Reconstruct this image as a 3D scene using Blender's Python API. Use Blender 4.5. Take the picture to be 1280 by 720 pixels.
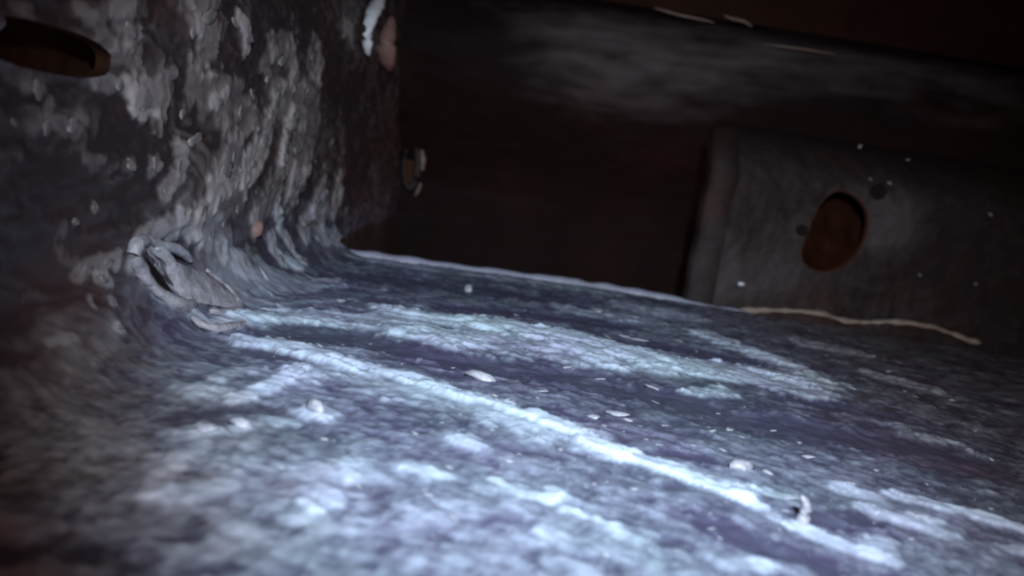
import bpy, bmesh, math, random
import numpy as np
from mathutils import Vector, Matrix

random.seed(11)
rng = np.random.default_rng(7)
S = bpy.context.scene
COL = S.collection
for o in list(bpy.data.objects):
    bpy.data.objects.remove(o)

# ------------------------------------------------------------------ camera
H = 0.14                                   # lens height above the floor plate (m)
RHO = math.atan(0.16)                      # roll of the probe
PIT = math.atan(0.16 * math.cos(RHO))      # pitch down
FPX = 1000.0                               # focal length for a 1280 px wide frame
cp, sp, cr, sr = math.cos(PIT), math.sin(PIT), math.cos(RHO), math.sin(RHO)
R0, U0, F0 = Vector((1, 0, 0)), Vector((0, sp, cp)), Vector((0, cp, -sp))
CR = cr * R0 + sr * U0
CU = -sr * R0 + cr * U0
CAM = Vector((0, 0, H))
cam_d = bpy.data.cameras.new('camera')
cam = bpy.data.objects.new('camera', cam_d)
COL.objects.link(cam)
m = Matrix((CR, CU, -F0)).transposed().to_4x4()
m.translation = CAM
cam.matrix_world = m
cam_d.sensor_width = 36.0
cam_d.lens = 36.0 * FPX / 1280.0
cam_d.clip_start = 0.005
cam_d.clip_end = 50.0
cam_d.dof.use_dof = True
cam_d.dof.focus_distance = 0.54
cam_d.dof.aperture_fstop = 5.6
S.camera = cam

# ------------------------------------------------------------------ world and probe lamp
w = bpy.data.worlds.new('World')
S.world = w
w.use_nodes = True
bg = w.node_tree.nodes['Background']
bg.inputs[0].default_value = (0.9, 0.48, 0.44, 1)
bg.inputs[1].default_value = 0.42  # reddish ambient added to lift the dark areas; no source seen


def spot(name, loc, target, power, size, blend, radius, color):
    d = bpy.data.lights.new(name, 'SPOT')
    d.energy, d.spot_size, d.spot_blend, d.shadow_soft_size = power, math.radians(size), blend, radius
    d.color = color
    o = bpy.data.objects.new(name, d)
    COL.objects.link(o)
    o.location = loc
    o.rotation_euler = (Vector(target) - Vector(loc)).to_track_quat('-Z', 'Y').to_euler()
    return o


spot('probe_led', (0.03, -0.02, 0.26), (0.06, 0.64, 0.03), 30.0, 78, 1.0, 0.012, (0.85, 0.92, 1.0))

S.view_settings.view_transform = 'Standard'
S.view_settings.look = 'None'
S.view_settings.exposure = 0.0
S.view_settings.gamma = 1.0
S.view_settings.use_curve_mapping = False
S.cycles.filter_width = 2.2
S.cycles.max_bounces = 6


# ------------------------------------------------------------------ measuring helpers
def ray(px, py):
    return (F0 + CR * ((px - 640) / FPX) + CU * ((360 - py) / FPX)).normalized()


def on_z(px, py, z=0.0):
    d = ray(px, py)
    return CAM + d * ((z - CAM.z) / d.z)


def on_y(px, py, y):
    d = ray(px, py)
    return CAM + d * (y / d.y)


YE = on_z(640, 344).y            # far edge of the floor plate
XW = on_z(415, 316).x - 0.012    # plane of the left wall
RF = 0.05                        # bend radius between wall and floor
LA = math.pi / 2 * RF
YB = YE + 0.50                   # back wall
print('YE', YE, 'XW', XW, 'YB', YB)


def prof(s):
    """profile of the bent sheet: s<0 wall, s>0 floor. returns x, z, nx, nz (numpy)"""
    s = np.asarray(s, float)
    th = np.clip((s + LA / 2) / RF, 0, math.pi / 2)
    x = XW + RF - RF * np.cos(th) + np.maximum(s - LA / 2, 0)
    z = RF - RF * np.sin(th) + np.maximum(-s - LA / 2, 0)
    return x, z, np.cos(th), np.sin(th)


def sy(px, py):
    """pixel of the photograph -> (s, y) on the bent sheet"""
    d = ray(px, py)
    lo, t = 0.02, 0.02
    def inside(t):
        p = CAM + d * t
        if p.x < XW or p.z < 0:
            return False
        if p.x < XW + RF and p.z < RF:
            return math.hypot(p.x - XW - RF, p.z - RF) < RF
        return True
    t = 0.05
    while inside(t) and t < 4:
        t += 0.01
    lo, hi = t - 0.01, t
    for _ in range(18):
        mid = (lo + hi) / 2
        if inside(mid): lo = mid
        else: hi = mid
    p = CAM + d * lo
    if p.x > XW + RF and p.z < RF:
        s = LA / 2 + p.x - XW - RF
    elif p.z > RF:
        s = -LA / 2 - (p.z - RF)
    else:
        s = RF * math.atan2(RF - p.z, XW + RF - p.x) - LA / 2
    return s, p.y


# ------------------------------------------------------------------ numpy noise
def perlin(x, y, seed=0):
    r = np.random.default_rng(seed)
    perm = r.permutation(512)
    ang = r.random(512) * 2 * math.pi
    xi, yi = np.floor(x).astype(int), np.floor(y).astype(int)
    xf, yf = x - xi, y - yi
    def g(ix, iy):
        a = ang[perm[(perm[ix & 511] + iy) & 511]]
        return np.cos(a) * (x - ix) + np.sin(a) * (y - iy)
    u = xf ** 3 * (xf * (xf * 6 - 15) + 10)
    v = yf ** 3 * (yf * (yf * 6 - 15) + 10)
    a = g(xi, yi) * (1 - u) + g(xi + 1, yi) * u
    b = g(xi, yi + 1) * (1 - u) + g(xi + 1, yi + 1) * u
    return (a * (1 - v) + b * v) * 1.5


def fbm(x, y, seed, octs=4, gain=0.5):
    o, amp, tot = 0, 1.0, 0
    for k in range(octs):
        o = o + amp * perlin(x * 2 ** k, y * 2 ** k, seed + k * 17)
        tot += amp
        amp *= gain
    return o / tot * 1.4


def sstep(a, b, x):
    t = np.clip((x - a) / (b - a), 0, 1)
    return t * t * (3 - 2 * t)


def stroke_mask(Sg, Yg, strokes, wall=False):
    """pale deposits as traced strokes lying on the sheet; returns deposit and relief"""
    dep = np.zeros_like(Sg)
    rel = np.zeros_like(Sg)
    wx = fbm(Sg * 60, Yg * 60, 301, 3)
    wy = fbm(Sg * 60, Yg * 60, 401, 3)
    if wall:
        rag = fbm(Sg * 70, Yg * 110, 501, 3)
    else:
        Xf = Sg - LA / 2 + XW + RF
        slope = np.clip(-.70 + (Yg - .33) * 2.0, -.75, -.05)
        rag = fbm(Xf * 28, (Yg - slope * (np.clip(Xf, -.3, .4) - .1)) * 130, 501, 3)
    for pts, hw, amt in strokes:
        q = [sy(*p) for p in pts]
        if len(q) == 1:
            pts = [pts[0], (pts[0][0] + 1, pts[0][1])]
            q = [sy(*p) for p in pts]
        ws = []
        for (px, py) in pts:
            a, b = (sy(px - hw, py), sy(px + hw, py)) if wall else (sy(px, py - hw), sy(px, py + hw))
            ws.append(0.5 * math.hypot(a[0] - b[0], a[1] - b[1]))
        W = max(ws)
        sel = ((Sg > min(p[0] for p in q) - 2 * W) & (Sg < max(p[0] for p in q) + 2 * W)
               & (Yg > min(p[1] for p in q) - 2 * W) & (Yg < max(p[1] for p in q) + 2 * W))
        if not sel.any():
            continue
        ss, yy = Sg[sel] + wx[sel] * W * .35, Yg[sel] + wy[sel] * W * .35
        best = np.full(ss.shape, 9.0)
        for k in range(len(q) - 1):
            (a0, a1), (b0, b1) = q[k], q[k + 1]
            dx, dy = b0 - a0, b1 - a1
            t = np.clip(((ss - a0) * dx + (yy - a1) * dy) / (dx * dx + dy * dy + 1e-12), 0, 1)
            ww = ws[k] * (1 - t) + ws[k + 1] * t
            best = np.minimum(best, np.hypot(ss - a0 - t * dx, yy - a1 - t * dy) / ww)
        mk = .80 * (1 - sstep(.72, 1.08, best + rag[sel] * .55)) + .20 * (1 - sstep(.2, 1.8, best + rag[sel] * .6))
        dep[sel] += mk * amt
        rel[sel] += mk * amt * min(W, .014)
    return dep, rel


# ------------------------------------------------------------------ building helpers
def tag(o, label=None, cat=None, group=None, kind=None):
    if label: o['label'] = label
    if cat: o['category'] = cat
    if group: o['group'] = group
    if kind: o['kind'] = kind
    return o


def link(name, me, mat=None, parent=None, smooth=True):
    o = bpy.data.objects.new(name, me)
    COL.objects.link(o)
    if mat and not me.materials:
        me.materials.append(mat)
    if smooth:
        me.polygons.foreach_set('use_smooth', [True] * len(me.polygons))
    if parent:
        o.parent = parent
        o.matrix_parent_inverse = parent.matrix_world.inverted()
    return o


def empty(name, loc):
    o = bpy.data.objects.new(name, None)
    COL.objects.link(o)
    o.location = loc
    o.empty_display_size = .02
    bpy.context.view_layer.update()
    return o


def grid_mesh(name, P, attrs=None, keep=None):
    """P: (n, m, 3) array"""
    n, mm = P.shape[:2]
    idx = np.arange(n * mm).reshape(n, mm)
    q = np.stack([idx[:-1, :-1], idx[:-1, 1:], idx[1:, 1:], idx[1:, :-1]], -1).reshape(-1, 4)
    if keep is not None:
        q = q[keep.reshape(-1)]
    me = bpy.data.meshes.new(name)
    me.vertices.add(n * mm)
    me.vertices.foreach_set('co', P.astype(np.float32).ravel())
    me.loops.add(len(q) * 4)
    me.loops.foreach_set('vertex_index', q.astype(np.int32).ravel())
    me.polygons.add(len(q))
    me.polygons.foreach_set('loop_start', (np.arange(len(q)) * 4).astype(np.int32))
    me.polygons.foreach_set('loop_total', np.full(len(q), 4, np.int32))
    me.update(calc_edges=True)
    for k, v in (attrs or {}).items():
        a = me.attributes.new(k, 'FLOAT', 'POINT')
        a.data.foreach_set('value', v.astype(np.float32).ravel())
    me.validate()
    return me


def tube_mesh(name, pts, radii, seg=10, jitter=0.0, caps=True, flat=1.0, seed=0):
    r = random.Random(seed)
    if 3 <= len(pts) <= 14:                        # round off coarse control points
        P_ = [Vector(p) for p in pts]
        R_ = list(radii) if hasattr(radii, '__len__') else [radii] * len(P_)
        np_, nr_ = [], []
        for i in range(len(P_) - 1):
            a, b, c, d = P_[max(i - 1, 0)], P_[i], P_[i + 1], P_[min(i + 2, len(P_) - 1)]
            for f in (0, .25, .5, .75):
                np_.append(.5 * (2 * b + (c - a) * f + (2 * a - 5 * b + 4 * c - d) * f * f + (3 * b - a - 3 * c + d) * f ** 3))
                nr_.append(R_[i] * (1 - f) + R_[i + 1] * f)
        pts, radii = np_ + [P_[-1]], nr_ + [R_[-1]]
    bm = bmesh.new()
    rings = []
    for i, p in enumerate(pts):
        p = Vector(p)
        t = (Vector(pts[min(i + 1, len(pts) - 1)]) - Vector(pts[max(i - 1, 0)])).normalized()
        a = t.cross(Vector((0, 0, 1)))
        if a.length < .1: a = t.cross(Vector((1, 0, 0)))
        a.normalize()
        b = a.cross(t).normalized()
        rr = radii[i] if hasattr(radii, '__len__') else radii
        rings.append([bm.verts.new(p + (a * math.cos(k * 2 * math.pi / seg) + b * math.sin(k * 2 * math.pi / seg) * flat)
                                   * rr * (1 + jitter * r.uniform(-1, 1))) for k in range(seg)])
    for i in range(len(rings) - 1):
        for k in range(seg):
            bm.faces.new((rings[i][k], rings[i][(k + 1) % seg], rings[i + 1][(k + 1) % seg], rings[i + 1][k]))
    if caps:
        bm.faces.new(rings[0]); bm.faces.new(rings[-1])
    bmesh.ops.recalc_face_normals(bm, faces=bm.faces)
    me = bpy.data.meshes.new(name)
    bm.to_mesh(me); bm.free()
    return me


def flake_mesh(name, rx, ry, th, dome, seed):
    """an irregular curled chip lying in its local XY plane"""
    r = random.Random(seed)
    n = 11
    bm = bmesh.new()
    ph = r.uniform(0, 6)
    rad = [1 + .22 * math.sin(2 * k * 2 * math.pi / n + ph) + r.uniform(-.22, .22) for k in range(n)]
    def ring(f, z):
        return [bm.verts.new((rx * f * rad[k] * math.cos(k * 2 * math.pi / n),
                              ry * f * rad[k] * math.sin(k * 2 * math.pi / n),
                              z + dome * .35 * math.sin(3 * k * 2 * math.pi / n + ph) * f)) for k in range(n)]
    bot = ring(1.0, -th)
    mid = ring(1.0, th * .3)
    top = ring(.62, th + dome * .7)
    c = bm.verts.new((0, 0, th + dome))
    for a, b in ((bot, mid), (mid, top)):
        for k in range(n):
            bm.faces.new((a[k], a[(k + 1) % n], b[(k + 1) % n], b[k]))
    for k in range(n):
        bm.faces.new((top[k], top[(k + 1) % n], c))
    bm.faces.new(bot[::-1])
    me = bpy.data.meshes.new(name)
    bm.to_mesh(me); bm.free()
    return me


# ------------------------------------------------------------------ materials
def crust_mat(name, dark, pale, rough=(.62, .42), fine=260.0, bump=.35, hue=.12, attr=True, base=.3, spread=.5, spec=.5,
              rust=None, rust_amt=0.0, coat=0.0, dark2=None, pale2=None, ysc=1.0):
    mt = bpy.data.materials.new(name)
    mt.use_nodes = True
    nt = mt.node_tree
    N, L = nt.nodes, nt.links
    b = N['Principled BSDF']
    tc = N.new('ShaderNodeTexCoord')
    def noise(scale, det=4, rou=.6, dist=0.0):
        n = N.new('ShaderNodeTexNoise')
        n.inputs['Scale'].default_value = scale
        n.inputs['Detail'].default_value = det
        n.inputs['Roughness'].default_value = rou
        n.inputs['Distortion'].default_value = dist
        if ysc == 1.0:
            L.new(tc.outputs['Object'], n.inputs['Vector'])
        else:
            mp = N.new('ShaderNodeMapping')
            mp.inputs['Scale'].default_value = (.50, ysc, 1)
            L.new(tc.outputs['Object'], mp.inputs['Vector'])
            L.new(mp.outputs[0], n.inputs['Vector'])
        return n
    def math_(op, a, bb, clamp=False):
        n = N.new('ShaderNodeMath'); n.operation = op; n.use_clamp = clamp
        for i, v in enumerate((a, bb)):
            if isinstance(v, (int, float)): n.inputs[i].default_value = v
            else: L.new(v, n.inputs[i])
        return n.outputs[0]
    def mix(f, a, bb):
        n = N.new('ShaderNodeMix'); n.data_type = 'RGBA'
        for i, v in ((0, f), (6, a), (7, bb)):
            if isinstance(v, (int, float)): n.inputs[i].default_value = v
            elif isinstance(v, tuple): n.inputs[i].default_value = (*v, 1)
            else: L.new(v, n.inputs[i])
        return n.outputs[2]
    nf = noise(fine, 5, .65, .6)
    nm = noise(fine * .27, 3, .6, .4)
    nz = math_('SUBTRACT', math_('ADD', math_('MULTIPLY', nf.outputs[0], .5), math_('MULTIPLY', nm.outputs[0], .5)), .5)
    if attr:
        at = N.new('ShaderNodeAttribute'); at.attribute_name = 'deposit'
        src = at.outputs['Fac']
    else:
        src = base
    fac = math_('ADD', src, math_('MULTIPLY', nz, spread * 2), True)
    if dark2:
        a2 = N.new('ShaderNodeAttribute'); a2.attribute_name = 'bed_lamp_tint'
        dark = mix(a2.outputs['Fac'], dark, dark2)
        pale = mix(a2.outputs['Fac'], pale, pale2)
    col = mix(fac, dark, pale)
    # faint drift of hue (old wax, dust and grime are not one colour)
    nh = noise(fine * .18, 2, .5)
    hsv = N.new('ShaderNodeHueSaturation')
    L.new(col, hsv.inputs['Color'])
    L.new(math_('ADD', .5, math_('MULTIPLY', math_('SUBTRACT', nh.outputs[0], .5), hue)), hsv.inputs['Hue'])
    out = hsv.outputs[0]
    if rust:
        nr = noise(fine * .09, 4, .6)
        rp = N.new('ShaderNodeMapRange')
        rp.inputs[1].default_value, rp.inputs[2].default_value = .52, .68
        rp.inputs[3].default_value, rp.inputs[4].default_value = 0, rust_amt
        L.new(nr.outputs[0], rp.inputs[0])
        rf = math_('MULTIPLY', rp.outputs[0], math_('SUBTRACT', 1, fac))
        if dark2:
            rf = math_('MULTIPLY', rf, math_('SUBTRACT', 1, math_('MULTIPLY', a2.outputs['Fac'], .85)))
        out = mix(rf, out, rust)
    L.new(out, b.inputs['Base Color'])
    rr = N.new('ShaderNodeMapRange')
    rr.inputs[3].default_value, rr.inputs[4].default_value = rough
    L.new(fac, rr.inputs[0])
    L.new(rr.outputs[0], b.inputs['Roughness'])
    b.inputs['Specular IOR Level'].default_value = spec
    b.inputs['Coat Weight'].default_value = coat
    b.inputs['Coat Roughness'].default_value = .28
    bp = N.new('ShaderNodeBump')
    bp.inputs['Strength'].default_value = bump
    bp.inputs['Distance'].default_value = .004
    L.new(math_('ADD', nf.outputs[0], math_('MULTIPLY', nm.outputs[0], 1.4)), bp.inputs['Height'])
    L.new(bp.outputs[0], b.inputs['Normal'])
    return mt


# one sheet of steel bent from wall to floor: grey crust above, bluish wax below, blended over the bend, the lamp's blue centre painted in
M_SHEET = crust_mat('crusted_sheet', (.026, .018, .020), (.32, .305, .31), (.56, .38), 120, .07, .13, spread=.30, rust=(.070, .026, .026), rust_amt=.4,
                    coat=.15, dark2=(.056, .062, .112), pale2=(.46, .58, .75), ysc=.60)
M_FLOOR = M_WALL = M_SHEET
M_CHIP = crust_mat('pale_wax', (.30, .33, .38), (.74, .82, .88), (.5, .35), 220, .3, .10, attr=False, base=.6, spread=.5)
M_FLECK = crust_mat('dull_wax', (.12, .12, .16), (.48, .54, .62), (.5, .35), 90, .3, .14, attr=False, base=.5, spread=1.0)
M_WCHIP = crust_mat('grey_crust', (.04, .034, .036), (.40, .39, .40), (.6, .45), 130, .45, .14, attr=False, base=.42, spread=1.0)
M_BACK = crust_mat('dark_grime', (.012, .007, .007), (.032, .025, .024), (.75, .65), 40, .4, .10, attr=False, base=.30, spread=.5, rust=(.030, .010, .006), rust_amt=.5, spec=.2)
M_BEAM = crust_mat('beam_steel_shaded', (.009, .0045, .0045), (.19, .175, .182), (.75, .65), 45, .3, .10, spread=.05, rust=(.03, .010, .008), rust_amt=.4, spec=.12)
M_PLATE = crust_mat('plate_grime_shaded', (.010, .0055, .0055), (.080, .074, .078), (.7, .6), 80, .35, .12, spread=.20, rust=(.032, .010, .009), rust_amt=.5, spec=.25)
M_PFLANGE = crust_mat('flange_grime', (.014, .009, .009), (.055, .050, .052), (.7, .6), 60, .4, .12, attr=False, base=.45, spread=.6, spec=.3)
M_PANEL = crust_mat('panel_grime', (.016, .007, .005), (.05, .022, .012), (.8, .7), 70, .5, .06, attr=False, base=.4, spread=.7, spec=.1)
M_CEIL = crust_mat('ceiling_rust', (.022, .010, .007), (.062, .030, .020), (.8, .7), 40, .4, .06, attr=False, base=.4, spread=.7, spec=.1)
M_RUST = crust_mat('orange_rust', (.010, .003, .0014), (.034, .0105, .003), (.85, .8), 45, .5, .04, attr=False, base=.38, spread=1.3, spec=.1)
M_DRUST = crust_mat('brown_rust', (.030, .013, .008), (.085, .036, .018), (.8, .7), 100, .5, .04, attr=False, base=.4, spread=.5, spec=.15)
M_SEAL = crust_mat('tan_sealant', (.07, .058, .05), (.34, .29, .24), (.6, .5), 120, .4, .06, attr=False, base=.5, spread=.6)
M_RUSTCHIP = crust_mat('reddish_crust', (.10, .055, .048), (.28, .18, .16), (.6, .5), 150, .4, .06, attr=False, base=.5, spread=.5)
M_BLACK = crust_mat('hole_shade_black', (.006, .004, .004), (.02, .014, .013), (.9, .8), 200, .2, .02, attr=False, base=.3, spec=.1)
M_STUB = crust_mat('stub_rubber', (.09, .085, .11), (.52, .54, .62), (.5, .38), 110, .6, .10, attr=False, base=.42, spread=1.1)
M_EDGE = crust_mat('edge_wax', (.15, .16, .22), (.40, .46, .60), (.45, .35), 90, .2, .08, attr=False, base=.5, spread=.5)

# ------------------------------------------------------------------ traced deposits, with specular glints painted in
FLOOR_STROKES = [
    ([(306, 428), (345, 432), (385, 445), (430, 455), (500, 472), (560, 490), (622, 508), (690, 533), (745, 558)], 6.5, .72),
    ([(308, 428), (350, 434), (395, 447)], 8, .35),
    ([(400, 470), (500, 492), (600, 515), (690, 535), (750, 560)], 14, .45),
    ([(745, 560), (800, 578), (850, 594), (890, 608), (922, 618)], 7, .7),
    ([(860, 592), (900, 600), (925, 612)], 11, .3),
    ([(920, 618), (965, 645), (1040, 678), (1115, 702)], 6, .6),
    ([(950, 612), (990, 622)], 5, .6), ([(1050, 610), (1095, 622)], 6, .5),
    ([(498, 393), (545, 400), (600, 407), (640, 408)], 6, .6), ([(508, 394), (560, 402), (638, 407)], 2.6, .8),  # central bright band: its specular glints painted as pale wax
    ([(480, 386), (505, 390)], 4, .7), ([(640, 413), (680, 418), (720, 428)], 2.6, .6), ([(590, 425), (620, 427)], 3, .5),
    ([(715, 420), (760, 434), (800, 450)], 2.4, .7), ([(650, 419), (700, 430), (745, 446)], 3, .6), ([(800, 446), (850, 459), (900, 470)], 2.6, .45),
    ([(660, 436), (690, 441)], 2.6, .5), ([(745, 560), (800, 580), (850, 596)], 3.5, .7), ([(385, 447), (440, 458), (510, 474)], 3, .45),
    ([(330, 401), (420, 404)], 3, .3), ([(1000, 468), (1050, 480)], 3, .35), ([(930, 437), (985, 458), (1010, 466)], 2.5, .5),
    ([(330, 398), (400, 400), (470, 404), (540, 418)], 10, .55),
    ([(500, 420), (545, 430), (580, 432)], 7, .45),
    ([(570, 426), (630, 430), (690, 438), (720, 446)], 12, .42),
    ([(635, 412), (690, 424), (735, 438), (762, 452)], 9, .65),
    ([(700, 418), (745, 430), (800, 448), (822, 462)], 6, .6),
    ([(790, 444), (850, 458), (920, 468), (1000, 488)], 10, .62),
    ([(880, 418), (925, 436), (985, 456)], 4, .65), ([(960, 465), (1010, 478)], 8, .5),
    ([(860, 492), (905, 492)], 5, .55), ([(1010, 430), (1060, 440)], 4, .4),
    ([(1095, 470), (1160, 486)], 4, .4), ([(1160, 548), (1200, 560)], 4, .45),
    ([(1120, 620), (1180, 636), (1230, 648), (1290, 664)], 5, .75),
    ([(1085, 635), (1140, 655), (1180, 668)], 6, .5), ([(1145, 648), (1165, 652)], 5, .6),
    ([(1260, 684), (1290, 690)], 5, .5), ([(1090, 690), (1105, 675)], 8, .5),
    ([(620, 600), (650, 622), (690, 626), (696, 610)], 5, .6),
    ([(710, 640), (765, 655)], 5, .6), ([(770, 662), (805, 668)], 9, .3),
    ([(560, 624), (592, 640)], 8, .3), ([(525, 650), (560, 648)], 8, .28),
    ([(395, 590), (420, 595)], 12, .35), ([(450, 595)], 10, .3), ([(440, 580)], 8, .4),
    ([(395, 628), (410, 622)], 12, .45), ([(505, 582), (540, 592)], 9, .4), ([(580, 555)], 9, .5),
    ([(655, 675), (690, 668)], 12, .2), ([(730, 712)], 12, .3), ([(950, 706)], 8, .5),
    ([(300, 533)], 7, .6), ([(258, 540)], 8, .5), ([(345, 527), (365, 525)], 7, .45), ([(392, 518)], 9, .6),
    ([(375, 462), (355, 474), (335, 486), (295, 500)], 5, .75),
    ([(240, 495), (275, 470), (315, 462)], 5, .35), ([(235, 485), (255, 495), (280, 490)], 6, .4),
    ([(190, 625), (205, 595), (225, 570), (252, 556)], 7, .4), ([(215, 622), (270, 612)], 12, .38),
    ([(180, 690), (260, 690), (300, 670)], 12, .25), ([(330, 660), (420, 650)], 16, .25),
    ([(245, 398), (262, 408), (300, 405), (320, 400)], 6, .7),
    ([(440, 320), (520, 334), (620, 347), (760, 366)], 3.0, .35),
    ([(790, 385), (850, 395)], 5, .45), ([(640, 372), (700, 380)], 4, .3), ([(730, 392), (800, 400)], 5, .4),
    # bare grooves
    ([(350, 414), (420, 418), (500, 432), (560, 448), (640, 460), (720, 472)], 11, -.75),
    ([(720, 472), (850, 502), (960, 530), (1060, 545), (1210, 575)], 13, -.6),
    ([(420, 482), (500, 500), (575, 520)], 7, -.3), ([(850, 568), (915, 582)], 4, -.7),
    ([(395, 340), (480, 347), (580, 360), (690, 373)], 7, -.55),
    ([(560, 385), (650, 392), (760, 405)], 5, -.4), ([(820, 430), (900, 446), (960, 460)], 5, -.4),
    ([(1000, 500), (1060, 510), (1110, 520)], 5, -.5), ([(750, 645), (850, 680)], 8, -.25),
    ([(900, 660), (1020, 705)], 14, -.3), ([(330, 650), (370, 665)], 8, -.25), ([(60, 680), (170, 700)], 14, -.3),
    ([(1020, 650), (1080, 650)], 10, -.3), ([(310, 440), (370, 450)], 4, -.4), ([(205, 525), (285, 515)], 10, -.25),
]
WALL_STROKES = [
    ([(250, -20), (256, 20), (258, 52)], 18, .5), ([(232, 0), (245, 30)], 9, .3),
    ([(148, 14), (160, 36)], 14, .38), ([(95, 4), (120, 30), (138, 62)], 7, .28),
    ([(150, 66), (172, 76)], 10, .3), ([(118, 103), (150, 106), (172, 118)], 7, .6),
    ([(170, 122), (192, 130), (205, 112)], 15, .42), ([(161, 135), (172, 145), (194, 142)], 3, .8),
    ([(298, 24), (306, 36), (306, 62)], 5, .85), ([(340, 54), (361, 60), (366, 95)], 6, .5),
    ([(330, 75), (345, 105)], 9, .3), ([(391, 60), (387, 72), (397, 84)], 6, .5),
    ([(428, 30), (438, 42)], 3, .5), ([(245, 112), (280, 122), (310, 135)], 13, .32),
    ([(265, 128), (278, 122)], 5, .55), ([(335, 165), (325, 190), (306, 216)], 10, .62),
    ([(362, 150), (357, 170), (351, 192)], 5, 1.0), ([(388, 140), (378, 185), (366, 222)], 13, .34),
    ([(345, 125), (372, 132)], 9, .35), ([(290, 192), (283, 210), (268, 232)], 13, .4),
    ([(222, 186), (226, 210), (208, 236)], 8, .45), ([(192, 205)], 9, .45), ([(160, 204)], 7, .25),
    ([(368, 214), (363, 234)], 5, .6), ([(380, 220), (372, 245)], 5, .4),
    ([(398, 244), (393, 258)], 6, .65), ([(420, 238), (415, 256)], 5, .55), ([(383, 268), (378, 288)], 6, .6),
    ([(406, 260), (400, 278)], 3, .55), ([(396, 294), (424, 298)], 5, .5), ([(430, 170), (426, 230)], 5, .3),
    ([(346, 262), (352, 285), (362, 305), (378, 326)], 4, .8), ([(340, 300), (352, 325), (388, 336)], 6, .6),
    ([(318, 270), (318, 285)], 5, .4), ([(350, 210), (340, 250), (322, 270)], 9, .25),
    ([(260, 240), (300, 250)], 9, .22), ([(230, 255), (225, 275)], 8, .25),
    ([(120, 260)], 5, .45), ([(98, 278)], 5, .4), ([(84, 280), (76, 300), (80, 320), (104, 332)], 6, .24),
    ([(96, 346), (112, 334), (146, 325)], 7, .45), ([(122, 346), (138, 350)], 5, .4),
    ([(114, 376)], 5, .45), ([(140, 378)], 5, .45), ([(146, 412)], 7, .4), ([(60, 430), (90, 424)], 6, .22),
    ([(165, 330), (178, 300), (210, 283), (245, 282)], 9, .55), ([(180, 345), (205, 372), (238, 386)], 7, .5),
    ([(250, 270), (275, 300), (300, 330)], 12, .3), ([(262, 335), (330, 348), (420, 352)], 18, .30), ([(300, 372), (350, 380), (420, 375)], 9, .22), ([(35, 15), (15, 5)], 6, .3),
    ([(0, 150), (40, 150)], 12, .15), ([(60, 130), (55, 150), (80, 160)], 8, .25), ([(30, 110), (50, 110)], 7, .25),
    ([(100, 150), (90, 160)], 9, .2), ([(20, 205), (60, 200)], 8, .15),
    # bare hollows
    ([(318, 66), (314, 90), (320, 110)], 9, -.45), ([(344, 160), (338, 190), (325, 215)], 4, -.6),
    ([(380, 20), (385, 45)], 14, -.35), ([(325, 20), (350, 35)], 14, -.3), ([(130, 165), (200, 190)], 18, -.2),
    ([(40, 220), (110, 240)], 24, -.2), ([(388, 232), (378, 255)], 7, -.5), ([(130, 120), (145, 128)], 10, -.3),
    ([(95, 300), (140, 290)], 14, -.25), ([(440, 120), (445, 200)], 14, -.25), ([(410, 60), (420, 120)], 10, -.25),
]


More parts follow.
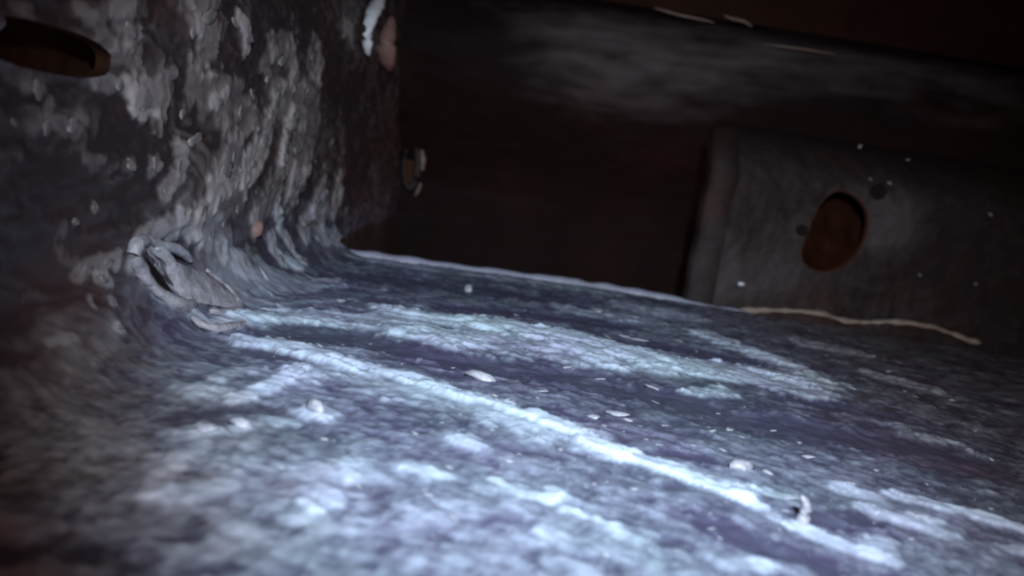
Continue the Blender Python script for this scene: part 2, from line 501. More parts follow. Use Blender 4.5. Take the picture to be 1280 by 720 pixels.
def sheet_fields(Sg, Yg):
    """deposit and relief shared by wall and floor so that the bend is continuous"""
    onf = sstep(-.03, .05, Sg)                       # 0 wall .. 1 floor
    # floor: patches of dust, fine streaks running with the old flow
    X = Sg - LA / 2 + XW + RF
    slope = np.clip(-.70 + (Yg - .33) * 2.0, -.75, -.05)      # the old flow bends round towards the probe
    A, B = X, Yg - slope * (np.clip(X, -.3, .4) - .1)
    near = sstep(.50, .27, Yg)
    f4_ = fbm(X * 45, Yg * 45, 35, 3, .6)
    f1 = fbm(A * 15, B * 40 + .8 * f4_, 11, 4, .6)
    f2 = fbm(A * 34 + .5 * f4_, B * 90 + 1.4 * f4_, 21, 4, .62)
    f3 = fbm(X * 62 + .6 * f1, Yg * 62 + .6 * f1, 31, 3, .6)
    f5 = fbm(X * 150 + .8 * f3, Yg * 85 + .8 * f3, 33, 4, .65)
    f4 = fbm(A * 7, B * 10, 37, 3, .6)
    fd = .13 + .12 * f4 + .17 * f1 + .34 * f2 * (1 - .6 * near) + .07 * f3 + .05 * f5 + .24 * (1 - near) * fbm(A * 70, B * 190, 39, 3, .65) + .10 * near + near * (.10 * f3 + .30 * f5)
    fd = fd * .84 + .01 + near * sstep(.10, -.12, X) * (.10 + .12 * f3 + .10 * f5)
    fr = .0018 * f1 + .0014 * f2 + .0006 * f3
    # wall: crust hanging in runs
    w1, w2 = fbm(Sg * 20, Yg * 9, 41, 3, .5), fbm(Sg * 20, Yg * 9, 43, 3, .5)
    g1 = fbm(Sg * 15 + .5 * w1, Yg * 6 + .5 * w2, 45, 4, .55)
    g2 = fbm(Sg * 38 + 1.6 * w1, Yg * 15 + 1.6 * w2, 51, 4, .5)
    g3 = 1 - np.abs(fbm(Sg * 34 + 2.2 * w1, Yg * 14 + 2.2 * w2, 61, 3, .5)) * 3.2     # curled edges of the peeling crust
    g3 = np.clip(g3, -.6, 1)
    wd = .04 + .17 * g1 + .12 * g2 + .13 * g3 * (1 + g1) - .09 * sstep(.46, .30, Yg)  # near wall painted darker, as the lamp aims away from it
    wr = (.0040 * g1 + .0012 * g2 + .0008 * g3) * (.45 + .55 * sstep(.33, .5, Yg))
    dep = wd * (1 - onf) + fd * onf
    rel = wr * (1 - onf) + fr * onf
    d1, r1 = stroke_mask(Sg, Yg, FLOOR_STROKES)
    d2, r2 = stroke_mask(Sg, Yg, WALL_STROKES, True)
    d2 = d2 * 1.2
    dep = dep + d1 + d2
    dep = dep * 1.0
    rel = rel + .30 * np.clip(r1 + r2, -.012, .016)
    thread = fbm(A * 24 + 1.1 * f3, B * 150 + 1.6 * f3, 71, 3, .6)          # the wax lies in fine threads along the flow
    dep = dep * (1 + onf * (1 - .7 * near) * 1.0 * thread)
    return np.clip(dep, 0, 1.15), rel


def bed_lamp_tint(Sg, Yg):
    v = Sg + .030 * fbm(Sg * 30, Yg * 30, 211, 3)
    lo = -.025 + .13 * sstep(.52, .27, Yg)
    return sstep(lo - .06, lo + .09, v) * (1 - .75 * sstep(.36, .60, v))  # lamp's blue fading to neutral at near left and right, painted in


# ------------------------------------------------------------------ floor plate
# the far border is gently bowed as in the photograph
edge_px = [(380, 309), (415, 314.5), (520, 329), (640, 344), (760, 361), (880, 382), (960, 394), (1060, 410), (1170, 430), (1260, 446)]
ep = [on_z(*p) for p in edge_px]
ex = np.array([XW - .05] + [p.x for p in ep] + [1.2])
ey = np.array([ep[0].y] + [p.y for p in ep] + [ep[-1].y])
def edge_y(x):
    return np.interp(x, ex, ey)

s_ax = np.concatenate([np.arange(0, .62, .0017), np.arange(.62, .92, .006)])
NY = 460
u = np.linspace(0, 1, NY)
xs = prof(s_ax)[0]
Y0 = .12
# rows are a little denser near the probe
uy = u ** 1.25
Sg = np.repeat(s_ax[:, None], NY, 1)
Yg = Y0 + (edge_y(xs)[:, None] - Y0) * uy[None, :]
dep, rel = sheet_fields(Sg, Yg)
x, z, nx, nz = prof(Sg)
fade = sstep(0, .012, edge_y(xs)[:, None] - Yg)
rel = rel * (.25 + .75 * fade)
# the plate dips gently at the right
sag = -.0 * sstep(.25, .6, x)
P = np.stack([x + nx * rel, Yg, z + nz * rel + sag], -1)
floor = link('floor', grid_mesh('floor', P, {'deposit': dep, 'bed_lamp_tint': bed_lamp_tint(Sg, Yg)}), M_FLOOR)
tag(floor, 'dark steel floor plate streaked with pale bluish wax and dust', None, None, 'structure')


def floor_h(s, y):
    """height of the relief near a point of the bent sheet"""
    a = sheet_fields(np.array([[s]]), np.array([[y]]))
    return float(a[1][0, 0])


# ------------------------------------------------------------------ left wall
s_w = np.concatenate([np.arange(-.62, -.36, .004), np.arange(-.36, .0001, .0018)])
s_w[-1] = 0.0
yy = [.10]
while yy[-1] < YB:
    yy.append(yy[-1] + max(.0016, .0018 + .003 * (yy[-1] - .45)))
yy = np.array(yy)
Sg = np.repeat(s_w[:, None], len(yy), 1)
Yg = np.repeat(yy[None, :], len(s_w), 0)
dep, rel = sheet_fields(Sg, Yg)
# old oblong hole high in the wall, near the probe
hl, hr, ht, hb = sy(-40, 62), sy(134, 74), sy(70, 34), sy(70, 93)
hcs, hcy = (ht[0] + hb[0]) / 2, (hl[1] + hr[1]) / 2
has, hay = abs(ht[0] - hb[0]) / 2, abs(hl[1] - hr[1]) / 2
def hole_r(s, y):
    a = np.abs((s - hcs) / has) ** 2.6 + np.abs((y - hcy) / hay) ** 2.6
    return a ** (1 / 2.6)
rr = hole_r(Sg, Yg)
cell = .0022 / has
snap = (np.abs(rr - 1) < cell)
k = np.where(snap, 1 / np.maximum(rr, 1e-3), 1)
Sg2 = hcs + (Sg - hcs) * k
Yg2 = hcy + (Yg - hcy) * k
rim = np.exp(-((rr - 1.12) / .12) ** 2)
rel = rel * np.where(rr < 1.02, .3, 1) + rim * .002
dep = dep + .12 * rim
x, z, nx, nz = prof(Sg2)
st = sstep(YE + .004, YE + .035, Yg2)
x = x * (1 - st) + XW * st
z = z * (1 - st) + (RF - Sg2 - LA / 2) * st
nx = nx * (1 - st) + st
nz = nz * (1 - st)
P = np.stack([x + nx * rel, Yg2, z + nz * rel], -1)
rc = np.where(snap, 1, rr)
cen = (rc[:-1, :-1] + rc[1:, :-1] + rc[:-1, 1:] + rc[1:, 1:]) / 4
keep = cen > 1.0
# beyond the floor's edge the wall runs straight down
wall = link('side_wall', grid_mesh('side_wall', P, {'deposit': dep, 'bed_lamp_tint': bed_lamp_tint(Sg, Yg)}, keep), M_WALL)
tag(wall, 'left steel wall covered in lumpy grey peeling crust', 'wall')
sk_s, sk_y = np.meshgrid(np.arange(0, .27, .006), np.linspace(YE + .028, YB, 60), indexing='ij')
sk_d, sk_r = sheet_fields(sk_s * 0 - .002, sk_y)
sk_t = np.exp(-sk_s / .03)
lowP = np.stack([XW + sk_r * (.3 + .7 * sk_t), sk_y, RF - sk_s - LA / 2 + .0005], -1)
link('lower_skirt', grid_mesh('lower_skirt', lowP, {'deposit': sk_d * sk_t * .6, 'bed_lamp_tint': sk_d * 0}), M_WALL, wall)
# thickness of the hole and the rusty panel behind it
a = np.linspace(0, 2 * math.pi, 73)
cs = np.sign(np.cos(a)) * np.abs(np.cos(a)) ** (2 / 2.6)
sn = np.sign(np.sin(a)) * np.abs(np.sin(a)) ** (2 / 2.6)
x, z, nx, nz = prof(hcs + has * cs)
ring = np.stack([np.stack([x + dx, hcy + hay * sn, z], -1) for dx in (.002, .0, -.004, -.006)], 0)
link('hole_edge', grid_mesh('hole_edge', ring), M_PANEL, wall)
zz0, zz1 = -hcs - LA / 2 + RF - has - .03, -hcs - LA / 2 + RF + has + .03
pg, qg = np.meshgrid(np.linspace(zz0, zz1, 40), np.linspace(hcy - hay - .06, hcy + hay + .08, 70), indexing='ij')
pan = np.stack([XW - .024 + .004 * fbm(pg * 30, qg * 30, 77, 3), qg, pg], -1)
link('inner_panel', grid_mesh('inner_panel', pan), M_PANEL, wall)

pts = [Vector((XW - .010, sy(px, 30)[1], on_y(px, py, sy(px, 30)[1]).z)) for px, py in ((-8, 36), (4, 33), (16, 30), (26, 34))]
link('crust_lump', tube_mesh('crust_lump', pts, [.003, .006, .006, .003], 9, .2, True, .8, 33), M_WCHIP, wall)

# crust flakes that stand off the wall, each a piece
def place_on_sheet(name, px, py, rx, ry, th, dome, mat, parent, seed, tilt=.25, spin=None, lift=.0):
    s, y = sy(px, py)
    h = floor_h(s, y)
    x, z, nx, nz = [float(v) for v in prof(s)]
    n = Vector((nx, 0, nz))
    yv = Vector((0, 1, 0))
    xv = yv.cross(n)
    r = random.Random(seed * 3 + 1)
    mtx = Matrix((xv, yv, n)).transposed().to_4x4()
    mtx = mtx @ Matrix.Rotation(spin if spin is not None else r.uniform(0, 6.28), 4, 'Z') \
        @ Matrix.Rotation(r.uniform(-tilt, tilt), 4, 'X') @ Matrix.Rotation(r.uniform(-tilt, tilt), 4, 'Y')
    mtx.translation = Vector((x, y, z)) + n * (h + lift)
    o = link(name, flake_mesh(name, rx, ry, th, dome, seed), mat)
    if parent:
        o.parent = parent
        o.matrix_parent_inverse = Matrix()
    o.matrix_world = mtx
    return o

flk = [(258, 20, 14), (306, 48, 10), (150, 106, 13), (180, 126, 16), (352, 75, 12), (388, 70, 9), (330, 180, 14), (314, 205, 10),
       (357, 168, 12), (352, 185, 8), (372, 185, 12), (380, 160, 9), (278, 212, 13), (290, 198, 9), (222, 205, 11), (192, 205, 11),
       (366, 226, 9), (396, 250, 9), (417, 247, 8), (381, 278, 9), (404, 270, 7), (345, 128, 12), (272, 125, 11), (120, 260, 7),
       (98, 278, 7), (112, 338, 10), (135, 330, 10), (130, 348, 8), (114, 376, 6), (140, 378, 6), (146, 412, 8), (160, 36, 12),
       (172, 76, 12), (60, 158, 12), (90, 156, 11), (46, 112, 12), (295, 28, 7), (362, 305, 8), (352, 322, 9), (378, 326, 8),
       (408, 296, 8), (208, 236, 9), (248, 262, 9), (300, 140, 12), (240, 175, 12), (160, 205, 9), (20, 155, 10), (320, 240, 8),
       (342, 232, 9), (300, 262, 8), (282, 282, 9), (268, 250, 8), (318, 120, 10), (335, 95, 9), (375, 108, 9), (400, 120, 9),
       (412, 180, 8), (405, 210, 8), (395, 200, 7), (425, 215, 7), (432, 262, 6), (242, 40, 12), (215, 90, 12), (232, 140, 11)]
for i, (px, py, sz) in enumerate(flk):
    sz *= .85
    s, y = sy(px, py)
    msz = sz * y / FPX
    place_on_sheet('crust_flake', px, py, msz * random.uniform(.6, 1.2), msz * random.uniform(1.1, 2.0), msz * .03, msz * .05,
                   M_WCHIP, wall, 500 + i, .13, spin=random.uniform(-.5, .5), lift=-msz * .02)
o = place_on_sheet('rust_blister', 318, 287, .007, .006, .002, .004, M_RUSTCHIP, wall, 71, .2)
o['label'] = 'small reddish blister low on the crusted wall'

# the long pale sliver peeling off at the top of the wall, and the reddish blob beside it
def wall_pt(px, py, off=.0):
    d = ray(px, py)
    return CAM + d * ((XW + off - CAM.x) / d.x)
pts = [wall_pt(px, py, .012) for px, py in ((476, -4), (470, 8), (464, 22), (461, 40), (459, 56), (460, 68))]
link('peeling_sliver', tube_mesh('peeling_sliver', pts, [.006, .009, .008, .007, .006, .003], 8, .18, True, .6, 3), M_CHIP, wall)
pts = [wall_pt(px, py, .014) for px, py in ((490, 22), (486, 40), (483, 58), (484, 74), (487, 86))]
o = link('rust_drip', tube_mesh('rust_drip', pts, [.004, .010, .014, .012, .004], 9, .15, True, .8, 4), M_RUSTCHIP, wall)
o['label'] = 'reddish hanging drip beside the pale peeling sliver'

# ------------------------------------------------------------------ far edge bead and floor flecks
pts, rad = [], []
for xx in np.linspace(XW + .004, .36, 90):
    i = len(pts)
    yv = float(edge_y(xx))
    nz_ = float(perlin(np.array([xx * 40]), np.array([.5]), 5)[0])
    pts.append((xx, yv + .003, -.0022 + .0010 * nz_))
    rad.append((.0078 + .0012 * nz_) * (1 - .9 * min(max((xx - .16) / .18, 0), 1)))
edge = link('rolled_edge', tube_mesh('rolled_edge', pts, rad, 14, .02, True, 1.0, 8), M_EDGE, floor)
lip = []
for xx in np.linspace(XW + .004, .85, 60):
    yv = float(edge_y(xx)) + .008
    lip.append([(xx, yv, -.004), (xx, yv + .001, -.06), (xx, yv + .002, -.2)])
link('folded_lip', grid_mesh('folded_lip', np.array(lip)), M_BACK, floor)

tiny = []
for i in range(230):
    px, py = random.uniform(330, 1240), random.uniform(365, 690)
    if py < 330 + .14 * (px - 400) + 22 or (px > 1000 and random.random() < .5):
        continue
    tiny.append((px, py, random.choice((1.2, 1.6, 2.0, 2.6, 3.4))))
tiny += [(708, 458, 6), (675, 490, 5), (818, 483, 6), (740, 521, 8), (770, 516, 8), (785, 524, 6), (905, 562, 5), (1010, 572, 6), (985, 625, 6),
         (1060, 606, 6), (1150, 650, 6), (760, 396, 4), (745, 392, 4), (800, 425, 5), (780, 421, 5), (640, 372, 4), (870, 402, 4),
         (1000, 548, 4), (350, 384, 6), (330, 348, 6), (700, 560, 5), (960, 590, 5)]
for i, (px, py, sz) in enumerate(tiny):
    s, y = sy(px, py)
    if y > edge_y(prof(s)[0]) - .012: continue
    msz = sz * y / FPX
    place_on_sheet('wax_fleck', px, py, msz * random.uniform(1.2, 2.4), msz * random.uniform(.6, 1.0), msz * .08, msz * .2, M_FLECK, floor, 900 + i,
                   .3, spin=random.uniform(-.6, .2), lift=msz * .1)

# chips that lie loose on the plate: things of their own
for px, py, rx, ry, th, dm, spin, lab in [
    (601, 473, .0085, .0042, .0012, .0022, -.35, 'long white wax chip lying in the dark groove between the two bright streaks'),
    (586, 361, .0060, .0055, .0018, .0040, 0, 'single small white crumb near the far rim of the plate'),
    (925, 587, .0062, .0045, .0012, .0022, -.3, 'bright oblong chip just above the broad white streak at lower right'),
    (301, 532, .0046, .0040, .0008, .0018, 0, 'round blurred white lump on the near left of the plate'),
    (258, 540, .0056, .0030, .0006, .0012, .2, 'dull flat pale lump left of the round white lump'),
    (392, 519, .0026, .0048, .0014, .0030, .9, 'upright narrow pale chip right of the round white lump')]:
    c = place_on_sheet('wax_chip', px, py, rx, ry, th, dm, M_FLECK, None, int(px), .15, spin, th)
    tag(c, lab, 'chip', 'loose wax chips on the floor plate')
# the little upright nub
b0 = on_z(1003, 646, .004)
nub_pts = [b0 + Vector((0, 0, dz)) + Vector((dx, 0, 0)) for dz, dx in ((-.004, .0004), (.001, .0006), (.004, .0008), (.0075, -.0006), (.0095, -.0028))]
nub = link('wax_nub', tube_mesh('wax_nub', nub_pts, [.0046, .0038, .0030, .0027, .0014], 10, .2, True, .7, 9), M_FLECK)
tag(nub, 'short upright cream nub standing on the lower right of the plate', 'nub')

# ------------------------------------------------------------------ drain stub in the bend
def stub_frame(px, py, depth):
    return CAM + ray(px, py) * depth
D0 = None
s0, y0 = sy(232, 345)
x0, z0 = [float(v) for v in prof(s0)[:2]]
base = Vector((x0, y0, z0))
depth = (base - CAM).length - .018
cen = CAM + ray(228, 345) * depth
K = depth / FPX
tow = -ray(228, 345)                              # towards the probe
rt = CR - tow * CR.dot(tow); rt.normalize()
up = tow.cross(rt)
def loc(dx, dy, dz):
    """photo pixels right, photo pixels down, pixels towards the lens, about the stub's centre"""
    px, py = 228 + dx, 345 + dy
    s_, y_ = sy(px, py)
    x_, z_ = [float(v) for v in prof(s_)[:2]]
    r_ = ray(px, py)
    return CAM + r_ * ((Vector((x_, y_, z_)) - CAM).length - dz * K * 1.05)
stub = empty('drain_stub', base)
tag(stub, 'crumpled pale drain stub with a dark slit where the wall meets the floor', 'pipe stub')
# barrel: flattened sleeve running from the mouth (left) into the floor (right)
axis = [(-30, -14, 4), (-22, -6, 8), (-6, 4, 10), (14, 10, 10), (34, 16, 8), (52, 24, 4), (64, 32, -4)]
halfw = [42, 45, 42, 38, 34, 30, 20]
halft = [10, 17, 20, 20, 19, 17, 10]
ldir = Vector((.42, .90))                 # long axis of the mouth in photo px (right, down)
tdir = Vector((.90, -.42))
rings = []
nseg = 26
for i, (ax_, ay_, az_) in enumerate(axis):
    ringp = []
    for k2 in range(nseg):
        t = 2 * math.pi * k2 / nseg
        w_ = halfw[i] * (1 + .05 * math.sin(3 * t + i))
        th_ = halft[i] * (1 + .16 * math.sin(5 * t + i * 1.3) + .10 * math.sin(9 * t - i * 2.1))
        c1, s1 = math.cos(t), math.sin(t)
        th_ += 7 * float(perlin(np.array([i * .9 + 3.1]), np.array([t * 1.6]), 19)[0])
        ringp.append(loc(ax_ + ldir.x * w_ * c1 + tdir.x * th_ * s1 * .55, ay_ + ldir.y * w_ * c1 * .72 + tdir.y * th_ * s1 * .55, az_ + th_ * s1))
    ringp.append(ringp[0])
    rings.append([tuple(p) for p in ringp])
link('barrel', grid_mesh('barrel', np.array(rings)), M_STUB, stub)
# mouth rim: thick wrinkled lip all the way round
rim_px = [(-62, -26, 6), (-56, -14, 10), (-46, 2, 12), (-32, 18, 12), (-14, 31, 12), (4, 38, 10), (12, 36, 8), (2, 22, 6), (-10, 2, 8), (-20, -22, 12), (-30, -40, 10), (-46, -46, 8), (-57, -40, 6), (-62, -26, 6)]
rp = []
for i in range(len(rim_px) - 1):
    for f in (0, .33, .66):
        rp.append(loc(*[rim_px[i][j] * (1 - f) + rim_px[i + 1][j] * f for j in range(3)]))
rp.append(rp[0])
link('mouth_rim', tube_mesh('mouth_rim', rp, [7.0 * K * (1 + .22 * math.sin(i * .55)) for i in range(len(rp))], 9, .12, False, 1, 6), M_STUB, stub)
# the slit: a shallow strip painted black for the shade inside the mouth
sl = []
for f in np.linspace(0, 1, 12):
    cx_, cy_ = -46 + 34 * f, -24 + 46 * f + 4 * math.sin(f * math.pi)
    wv = 4.2 * math.sin(math.pi * min(max(f, .02), .98)) ** .7
    sl.append([tuple(loc(cx_ - wv * .8, cy_ + wv * .5, 24)), tuple(loc(cx_ - wv * .2, cy_ + wv * .1, 21)), tuple(loc(cx_ + wv * .2, cy_ - wv * .1, 21)), tuple(loc(cx_ + wv * .8, cy_ - wv * .5, 24))])
link('slit', grid_mesh('slit', np.array(sl)), M_BLACK, stub)
# pale fold over the top and the crescent lip at the lower end
fold = [loc(*p) for p in ((-36, -34, 9), (-24, -37, 9), (-10, -34, 9), (2, -27, 8), (10, -18, 6))]
link('fold', tube_mesh('fold', fold, [4 * K, 7.5 * K, 8.5 * K, 7 * K, 3 * K], 9, .15, True, .8, 12), M_FLECK, stub)
seam = [loc(*p) for p in ((30, -8, 12), (44, 5, 11), (56, 16, 8), (70, 33, 4), (66, 42, 4), (50, 46, 7), (34, 44, 8))]
link('end_seam', tube_mesh('end_seam', seam, [2 * K, 4 * K, 5 * K, 5 * K, 5.5 * K, 6 * K, 3 * K], 8, .15, True, 1, 14), M_STUB, stub)
cres = [loc(*p) for p in ((12, 50, 14), (24, 60, 16), (44, 65, 16), (66, 62, 12), (82, 58, 6), (96, 58, 0))]
link('lower_lip', tube_mesh('lower_lip', cres, [3 * K, 5.5 * K, 6.5 * K, 6 * K, 4 * K, 2 * K], 9, .12, True, .8, 15), M_STUB, stub)

# ------------------------------------------------------------------ back wall, ceiling, right wall
def wobble_plane(o_, ax, bx, na, nb, amp, sc, seed, nrm):
    a_, b_ = np.meshgrid(np.linspace(0, 1, na), np.linspace(0, 1, nb), indexing='ij')
    P = np.array(o_)[None, None] + a_[..., None] * np.array(ax) + b_[..., None] * np.array(bx)
    L1, L2 = np.linalg.norm(ax), np.linalg.norm(bx)
    d = amp * fbm(a_ * L1 * sc, b_ * L2 * sc, seed, 4)
    return P + d[..., None] * np.array(nrm)

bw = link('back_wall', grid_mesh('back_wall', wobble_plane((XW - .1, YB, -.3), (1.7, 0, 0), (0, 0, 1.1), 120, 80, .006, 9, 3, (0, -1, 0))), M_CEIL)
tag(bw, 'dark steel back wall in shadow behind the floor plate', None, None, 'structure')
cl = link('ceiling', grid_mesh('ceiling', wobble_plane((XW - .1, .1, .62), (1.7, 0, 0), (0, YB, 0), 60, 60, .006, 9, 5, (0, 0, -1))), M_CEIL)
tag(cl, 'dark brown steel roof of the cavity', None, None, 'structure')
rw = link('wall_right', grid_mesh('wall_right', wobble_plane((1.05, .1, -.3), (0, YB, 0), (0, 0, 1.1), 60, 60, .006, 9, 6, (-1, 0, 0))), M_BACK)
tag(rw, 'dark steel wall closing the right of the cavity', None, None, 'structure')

# small oblong slot in the back corner
slot = empty('slot_hole', on_y(514, 205, YB - .085))
tag(slot, 'small upright rusty slot with a pale rim in the back left corner', 'slot')
sc_ = (YB - .085) / FPX
def sl_pt(dx, dy, off=0.0):
    p = on_y(514 + dx, 205 + dy, YB - .085 - off)
    return p
ringp = []
for k2 in range(25):
    t = 2 * math.pi * k2 / 24
    ringp.append(sl_pt(9 * math.cos(t) + 2 * math.sin(t) * -1, 30 * math.sin(t), .004))
link('slot_rim', tube_mesh('slot_rim', ringp, [3.2 * sc_ * (1 + .5 * math.cos(2 * math.pi * k2 / 24)) for k2 in range(25)], 7, .2, False, 1, 3), M_PFLANGE, slot)
cup = []
for f, off in ((1.0, .004), (.95, -.004), (.6, -.008), (.02, -.009)):
    cup.append([tuple(sl_pt(9 * f * math.cos(t) - 2 * math.sin(t) * f, 30 * f * math.sin(t), off)) for t in np.linspace(0, 2 * math.pi, 25)])
link('slot_cup', grid_mesh('slot_cup', np.array(cup)), M_DRUST, slot)
pl = [sl_pt(*p, .012) for p in ((13, -18), (15, -6), (14, 8))]
link('rim_scale', tube_mesh('rim_scale', pl, [2 * sc_, 4.5 * sc_, 2.5 * sc_], 7, .2, True, .7, 5), M_SEAL, slot)
pl = [sl_pt(*p, .012) for p in ((12, 24), (9, 32), (5, 40))]
link('rim_scale', tube_mesh('rim_scale', pl, [2 * sc_, 3 * sc_, 1.5 * sc_], 7, .2, True, .7, 6), M_SEAL, slot)

# ------------------------------------------------------------------ cross beam high at the back
YX = YE + .30
bx0, bx1 = XW - .012, 1.02
pa, pb = on_y(820, 14, YX), on_y(820, 175, YX)
ztop, zbot = pa.z, pb.z
prof_b = []
hgt = ztop - zbot
for t in np.linspace(0, 1, 26):
    ang = -1.15 + t * 2.1
    prof_b.append((YX + .06 - .10 * math.cos(ang), ztop - .0 - hgt * (1 - t)))
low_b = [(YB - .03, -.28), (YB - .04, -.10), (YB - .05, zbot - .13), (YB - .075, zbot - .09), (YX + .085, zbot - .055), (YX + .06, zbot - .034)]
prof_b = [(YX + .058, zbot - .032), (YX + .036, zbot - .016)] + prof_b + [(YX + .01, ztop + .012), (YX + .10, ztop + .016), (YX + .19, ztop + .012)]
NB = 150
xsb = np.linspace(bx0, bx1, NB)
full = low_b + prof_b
# resample the section finely
fy, fz = np.array([p[0] for p in full]), np.array([p[1] for p in full])
ln = np.concatenate([[0], np.cumsum(np.hypot(np.diff(fy), np.diff(fz)))])
tt = np.linspace(0, ln[-1], 150)
fy, fz = np.interp(tt, ln, fy), np.interp(tt, ln, fz)
ker = np.ones(15) / 15
fy[7:-7], fz[7:-7] = np.convolve(fy, ker, 'valid'), np.convolve(fz, ker, 'valid')
Xb, Tb = np.meshgrid(xsb, tt, indexing='ij')
n_ = fbm(Xb * 9, Tb * 20, 91, 4) * .004
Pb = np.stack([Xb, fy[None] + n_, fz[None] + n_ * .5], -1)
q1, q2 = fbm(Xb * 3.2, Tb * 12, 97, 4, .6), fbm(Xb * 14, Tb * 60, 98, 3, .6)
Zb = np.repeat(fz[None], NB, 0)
beam_shading = sstep(zbot - .05, zbot + .11, Zb + .03 * q1 - .085 * sstep(.12, .42, Xb)) * (1 - .7 * sstep(ztop - .03, ztop + .0, Zb + .012 * q1)) * sstep(1.0, .55, Xb + .1 * q1) \
    * (.12 + .88 * sstep(-.16, .14, Xb + .1 * q1))  # beam's light band and shaded underside painted as a dust tone
depB = -.08 + beam_shading * (.34 + .22 * q1 + .2 * q2)
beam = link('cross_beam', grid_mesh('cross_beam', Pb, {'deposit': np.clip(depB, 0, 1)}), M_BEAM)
tag(beam, 'rounded grey cross beam with painted shading running along the top of the dark recess', 'beam')
for i, (p0, p1, r_) in enumerate([((818, 10), (893, 29), 2.6), ((905, 17), (940, 34), 3.0), ((955, 55), (1045, 68), 2.0)]):
    pts = []
    for f in np.linspace(0, 1, 8):
        pts.append(on_y(p0[0] + (p1[0] - p0[0]) * f, p0[1] + (p1[1] - p0[1]) * f + (.7, 2.2, .5)[i] * math.sin(f * 5 + i), YX - .047))
    rad = [r_ * YX / FPX * (math.sin(math.pi * (f * .9 + .05)) ** .6) for f in np.linspace(0, 1, 8)]
    link('bright_scrape', tube_mesh('bright_scrape', pts, rad, 7, .2, True, .5, 40 + i), M_SEAL, beam)

# ------------------------------------------------------------------ bracket plate with the oval hole
YP = YE + .022
tl, bl = on_y(892, 235, YP), on_y(864, 380, YP)
xl = (tl.x + bl.x) / 2
z_top = on_y(1040, 168, YP).z
xr = 1.0
br = empty('bracket_plate', (xl + .2, YP, 0))
tag(br, 'grimy dark upright plate with an oval hole behind the right of the floor', 'bracket')
hole_px = [(1052, 238), (1066, 244), (1078, 254), (1085, 270), (1083, 290), (1077, 308), (1066, 324), (1050, 335), (1032, 340), (1015, 337),
           (1004, 328), (1001, 316), (1005, 302), (1012, 286), (1019, 268), (1028, 252), (1040, 241)]
hp = [on_y(px, py, YP) for px, py in hole_px]
hcx, hcz = sum(p.x for p in hp) / len(hp), sum(p.z for p in hp) / len(hp)
ha = np.array([math.atan2(p.z - hcz, p.x - hcx) for p in hp]); hr_ = np.array([math.hypot(p.z - hcz, p.x - hcx) for p in hp])
o_ = np.argsort(ha); ha, hr_ = ha[o_], hr_[o_]
def hole_rad(a_):
    return np.interp(a_, np.concatenate([ha - 2 * math.pi, ha, ha + 2 * math.pi]), np.concatenate([hr_, hr_, hr_]))
gx = np.concatenate([np.arange(xl, hcx + .1, .0022), np.arange(hcx + .1, xr, .008)])
gz = np.concatenate([np.arange(-.05, z_top, .0022)])
# top of the plate rolls away from the probe
Xg, Zg = np.meshgrid(gx, gz, indexing='ij')
ra = np.hypot(Xg - hcx, Zg - hcz) / hole_rad(np.arctan2(Zg - hcz, Xg - hcx))
snap = np.abs(ra - 1) < .0026 / hr_.mean()
kk = np.where(snap, 1 / np.maximum(ra, .01), 1)
X2, Z2 = hcx + (Xg - hcx) * kk, hcz + (Zg - hcz) * kk
rc = np.where(snap, 1, ra)
keep = (rc[:-1, :-1] + rc[1:, :-1] + rc[:-1, 1:] + rc[1:, 1:]) / 4 > 1.0
tb = np.clip((Zg - (z_top - .075)) / .075, 0, 1)
lb = np.clip((xl + .008 - Xg) / .008, 0, 1)
n1 = fbm(Xg * 22, Zg * 22, 131, 4)
n2 = fbm(Xg * 70, Zg * 60, 141, 4)
Yp = YP + .075 * (1 - np.sqrt(1 - .98 * tb ** 2)) + .006 * lb ** 2 - .0022 * n1 - .001 * n2
dn = .22 * n1 + .20 * n2
depP = .08 + .5 * dn
def blob(px, py, wx_, wz_, amt, rag=.6):
    p = on_y(px, py, YP)
    d = np.hypot((Xg - p.x) / (wx_ * YP / FPX), (Zg - p.z) / (wz_ * YP / FPX))
    return amt * (1 - sstep(.2, 1.5, d + rag * n2))
depP = depP + blob(1115, 275, 36, 42, .50) + blob(1110, 180, 60, 30, .16) + blob(950, 350, 60, 40, .20) + blob(985, 300, 30, 60, .14) + blob(1050, 230, 50, 20, .12) \
    + blob(900, 350, 20, 70, .20) + blob(1180, 150, 40, 30, .10) - blob(1240, 330, 110, 110, .14) - blob(880, 190, 150, 90, .45, .3)
depP = depP * (1 - sstep(.0, .8, tb)) * sstep(z_top - .0, z_top - .06, Zg + .02 * n1)  # fade to dark at top and upper left is painted shade
P = np.stack([X2, Yp, Z2], -1)
plate = link('plate', grid_mesh('plate', P, {'deposit': np.clip(depP, 0, 1)}, keep), M_PLATE, br)
a = np.linspace(-math.pi, math.pi, 61)
hh = hole_rad(a)
ring = np.stack([np.stack([hcx + hh * np.cos(a) * f, np.full_like(a, YP + dy), hcz + hh * np.sin(a) * f], -1)
                 for f, dy in ((1.015, -.001), (1.0, -.002), (.985, .0), (.98, .008))], 0)
link('hole_rim', grid_mesh('hole_rim', ring), M_DRUST, br)
bk = wobble_plane((hcx - .09, YP + .030, hcz - .10), (.20, .05, 0), (0, .05, .20), 40, 40, .009, 30, 9, (0, -1, 0))
o = link('rusty_backing', grid_mesh('rusty_backing', bk), M_RUST, br)
o['label'] = 'orange rusty metal seen through the oval hole'
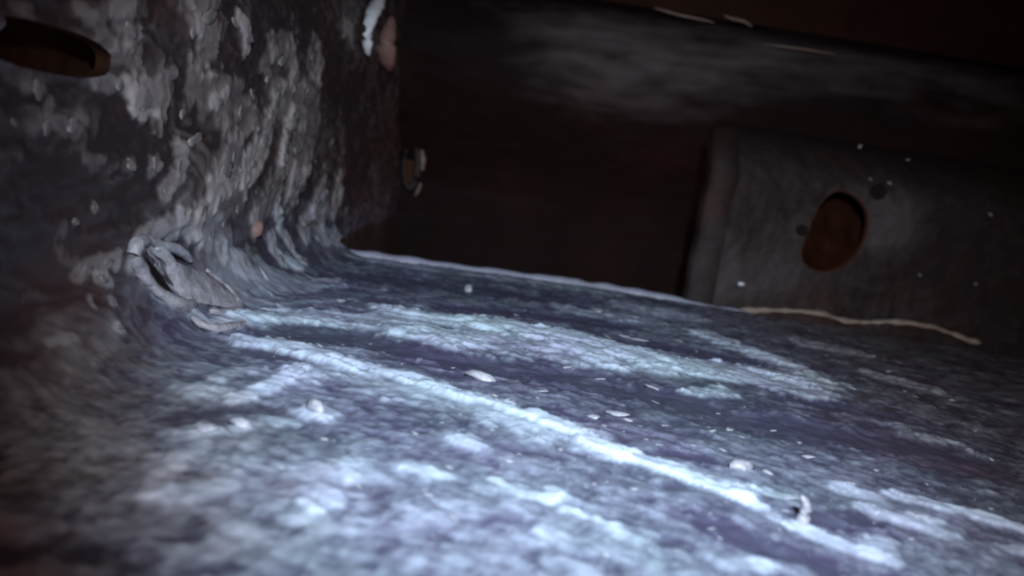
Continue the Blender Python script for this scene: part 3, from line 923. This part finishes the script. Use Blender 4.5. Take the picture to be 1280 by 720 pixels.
# left flange folded towards the recess
fl = []
for zz in np.linspace(-.05, z_top - .012, 48):
    tz = max(0.0, (zz - (z_top - .075)) / .075)
    n_ = .0012 * math.sin(zz * 90)
    back = .075 * (1 - math.sqrt(1 - .98 * tz ** 2))
    fl.append([(px_, py_ + back, pz_) for px_, py_, pz_ in ((xl - .009 + n_, YP + .022, zz), (xl - .0085 + n_, YP + .003, zz), (xl - .006, YP - .0012, zz), (xl + .010, YP - .0022, zz), (xl + .024, YP - .0020, zz), (xl + .027 + n_, YP + .001, zz))])
fla = np.array(fl)[::-1]
link('flange', grid_mesh('flange', fla, {'deposit': .24 * sstep(on_y(890, 225, YP).z, on_y(880, 330, YP).z, fla[..., 2]) * (.75 + .5 * fbm(fla[..., 0] * 60, fla[..., 2] * 30, 222, 3))}), M_PLATE, br)  # flange painted darker upward, into the same shade
def hole_shade_disc(px, py, rpx):
    p = on_y(px, py, YP - .003)
    r0 = rpx * YP / FPX
    prof_ = [(1.25, .004), (1.1, -.001), (.9, -.0014), (.6, -.001), (.02, -.001)]
    g = np.array([[(p.x + r0 * f * math.cos(t), p.y + dy, p.z + r0 * f * math.sin(t)) for t in np.linspace(0, 2 * math.pi, 17)] for f, dy in prof_])
    link('screw_hole_shade', grid_mesh('screw_hole_shade', g), M_BLACK, br)  # black disc over the uncut plate, painting the shade of a hole
hole_shade_disc(1003, 288, 6)
hole_shade_disc(1099, 240, 8)
for i, (px, py, sz) in enumerate([(927, 355, 5), (1112, 229, 4), (1075, 183, 4), (1238, 268, 4), (1150, 344, 3), (1088, 224, 3), (1220, 355, 3), (1135, 200, 3)]):
    p = on_y(px, py, YP - .003)
    o = link('lime_spot', flake_mesh('lime_spot', sz * .7 * YP / FPX, sz * .6 * YP / FPX, .0008, .0015, 60 + i), M_CHIP if i == 0 else M_WCHIP)
    o.parent = br
    o.matrix_parent_inverse = br.matrix_world.inverted()
    o.matrix_world = Matrix.Translation(p) @ Matrix.Rotation(math.pi / 2, 4, 'X')

# tan sealant bead along the foot of the plate
sp_ = [(925, 387), (965, 388), (1000, 389), (1030, 393), (1055, 401), (1080, 403), (1110, 402), (1140, 404), (1168, 409), (1190, 417), (1210, 425), (1230, 429)]
pts, rad = [], []
for i in range(len(sp_) - 1):
    for f in np.linspace(0, 1, 5)[:-1]:
        px = sp_[i][0] * (1 - f) + sp_[i + 1][0] * f
        py = sp_[i][1] * (1 - f) + sp_[i + 1][1] * f
        pts.append(on_y(px, py, YP - .006))
        rad.append(.0044 * (1 + .7 * float(perlin(np.array([px * .045]), np.array([.3]), 8)[0]) + .4 * float(perlin(np.array([px * .17]), np.array([.7]), 9)[0])))
rad[0] = rad[-1] = .0025
bead = link('sealant_bead', tube_mesh('sealant_bead', pts, [r_ * 1.35 for r_ in rad], 10, .25, True, .6, 21), M_SEAL)
tag(bead, 'lumpy tan sealant bead along the foot of the plate with the oval hole', 'sealant')
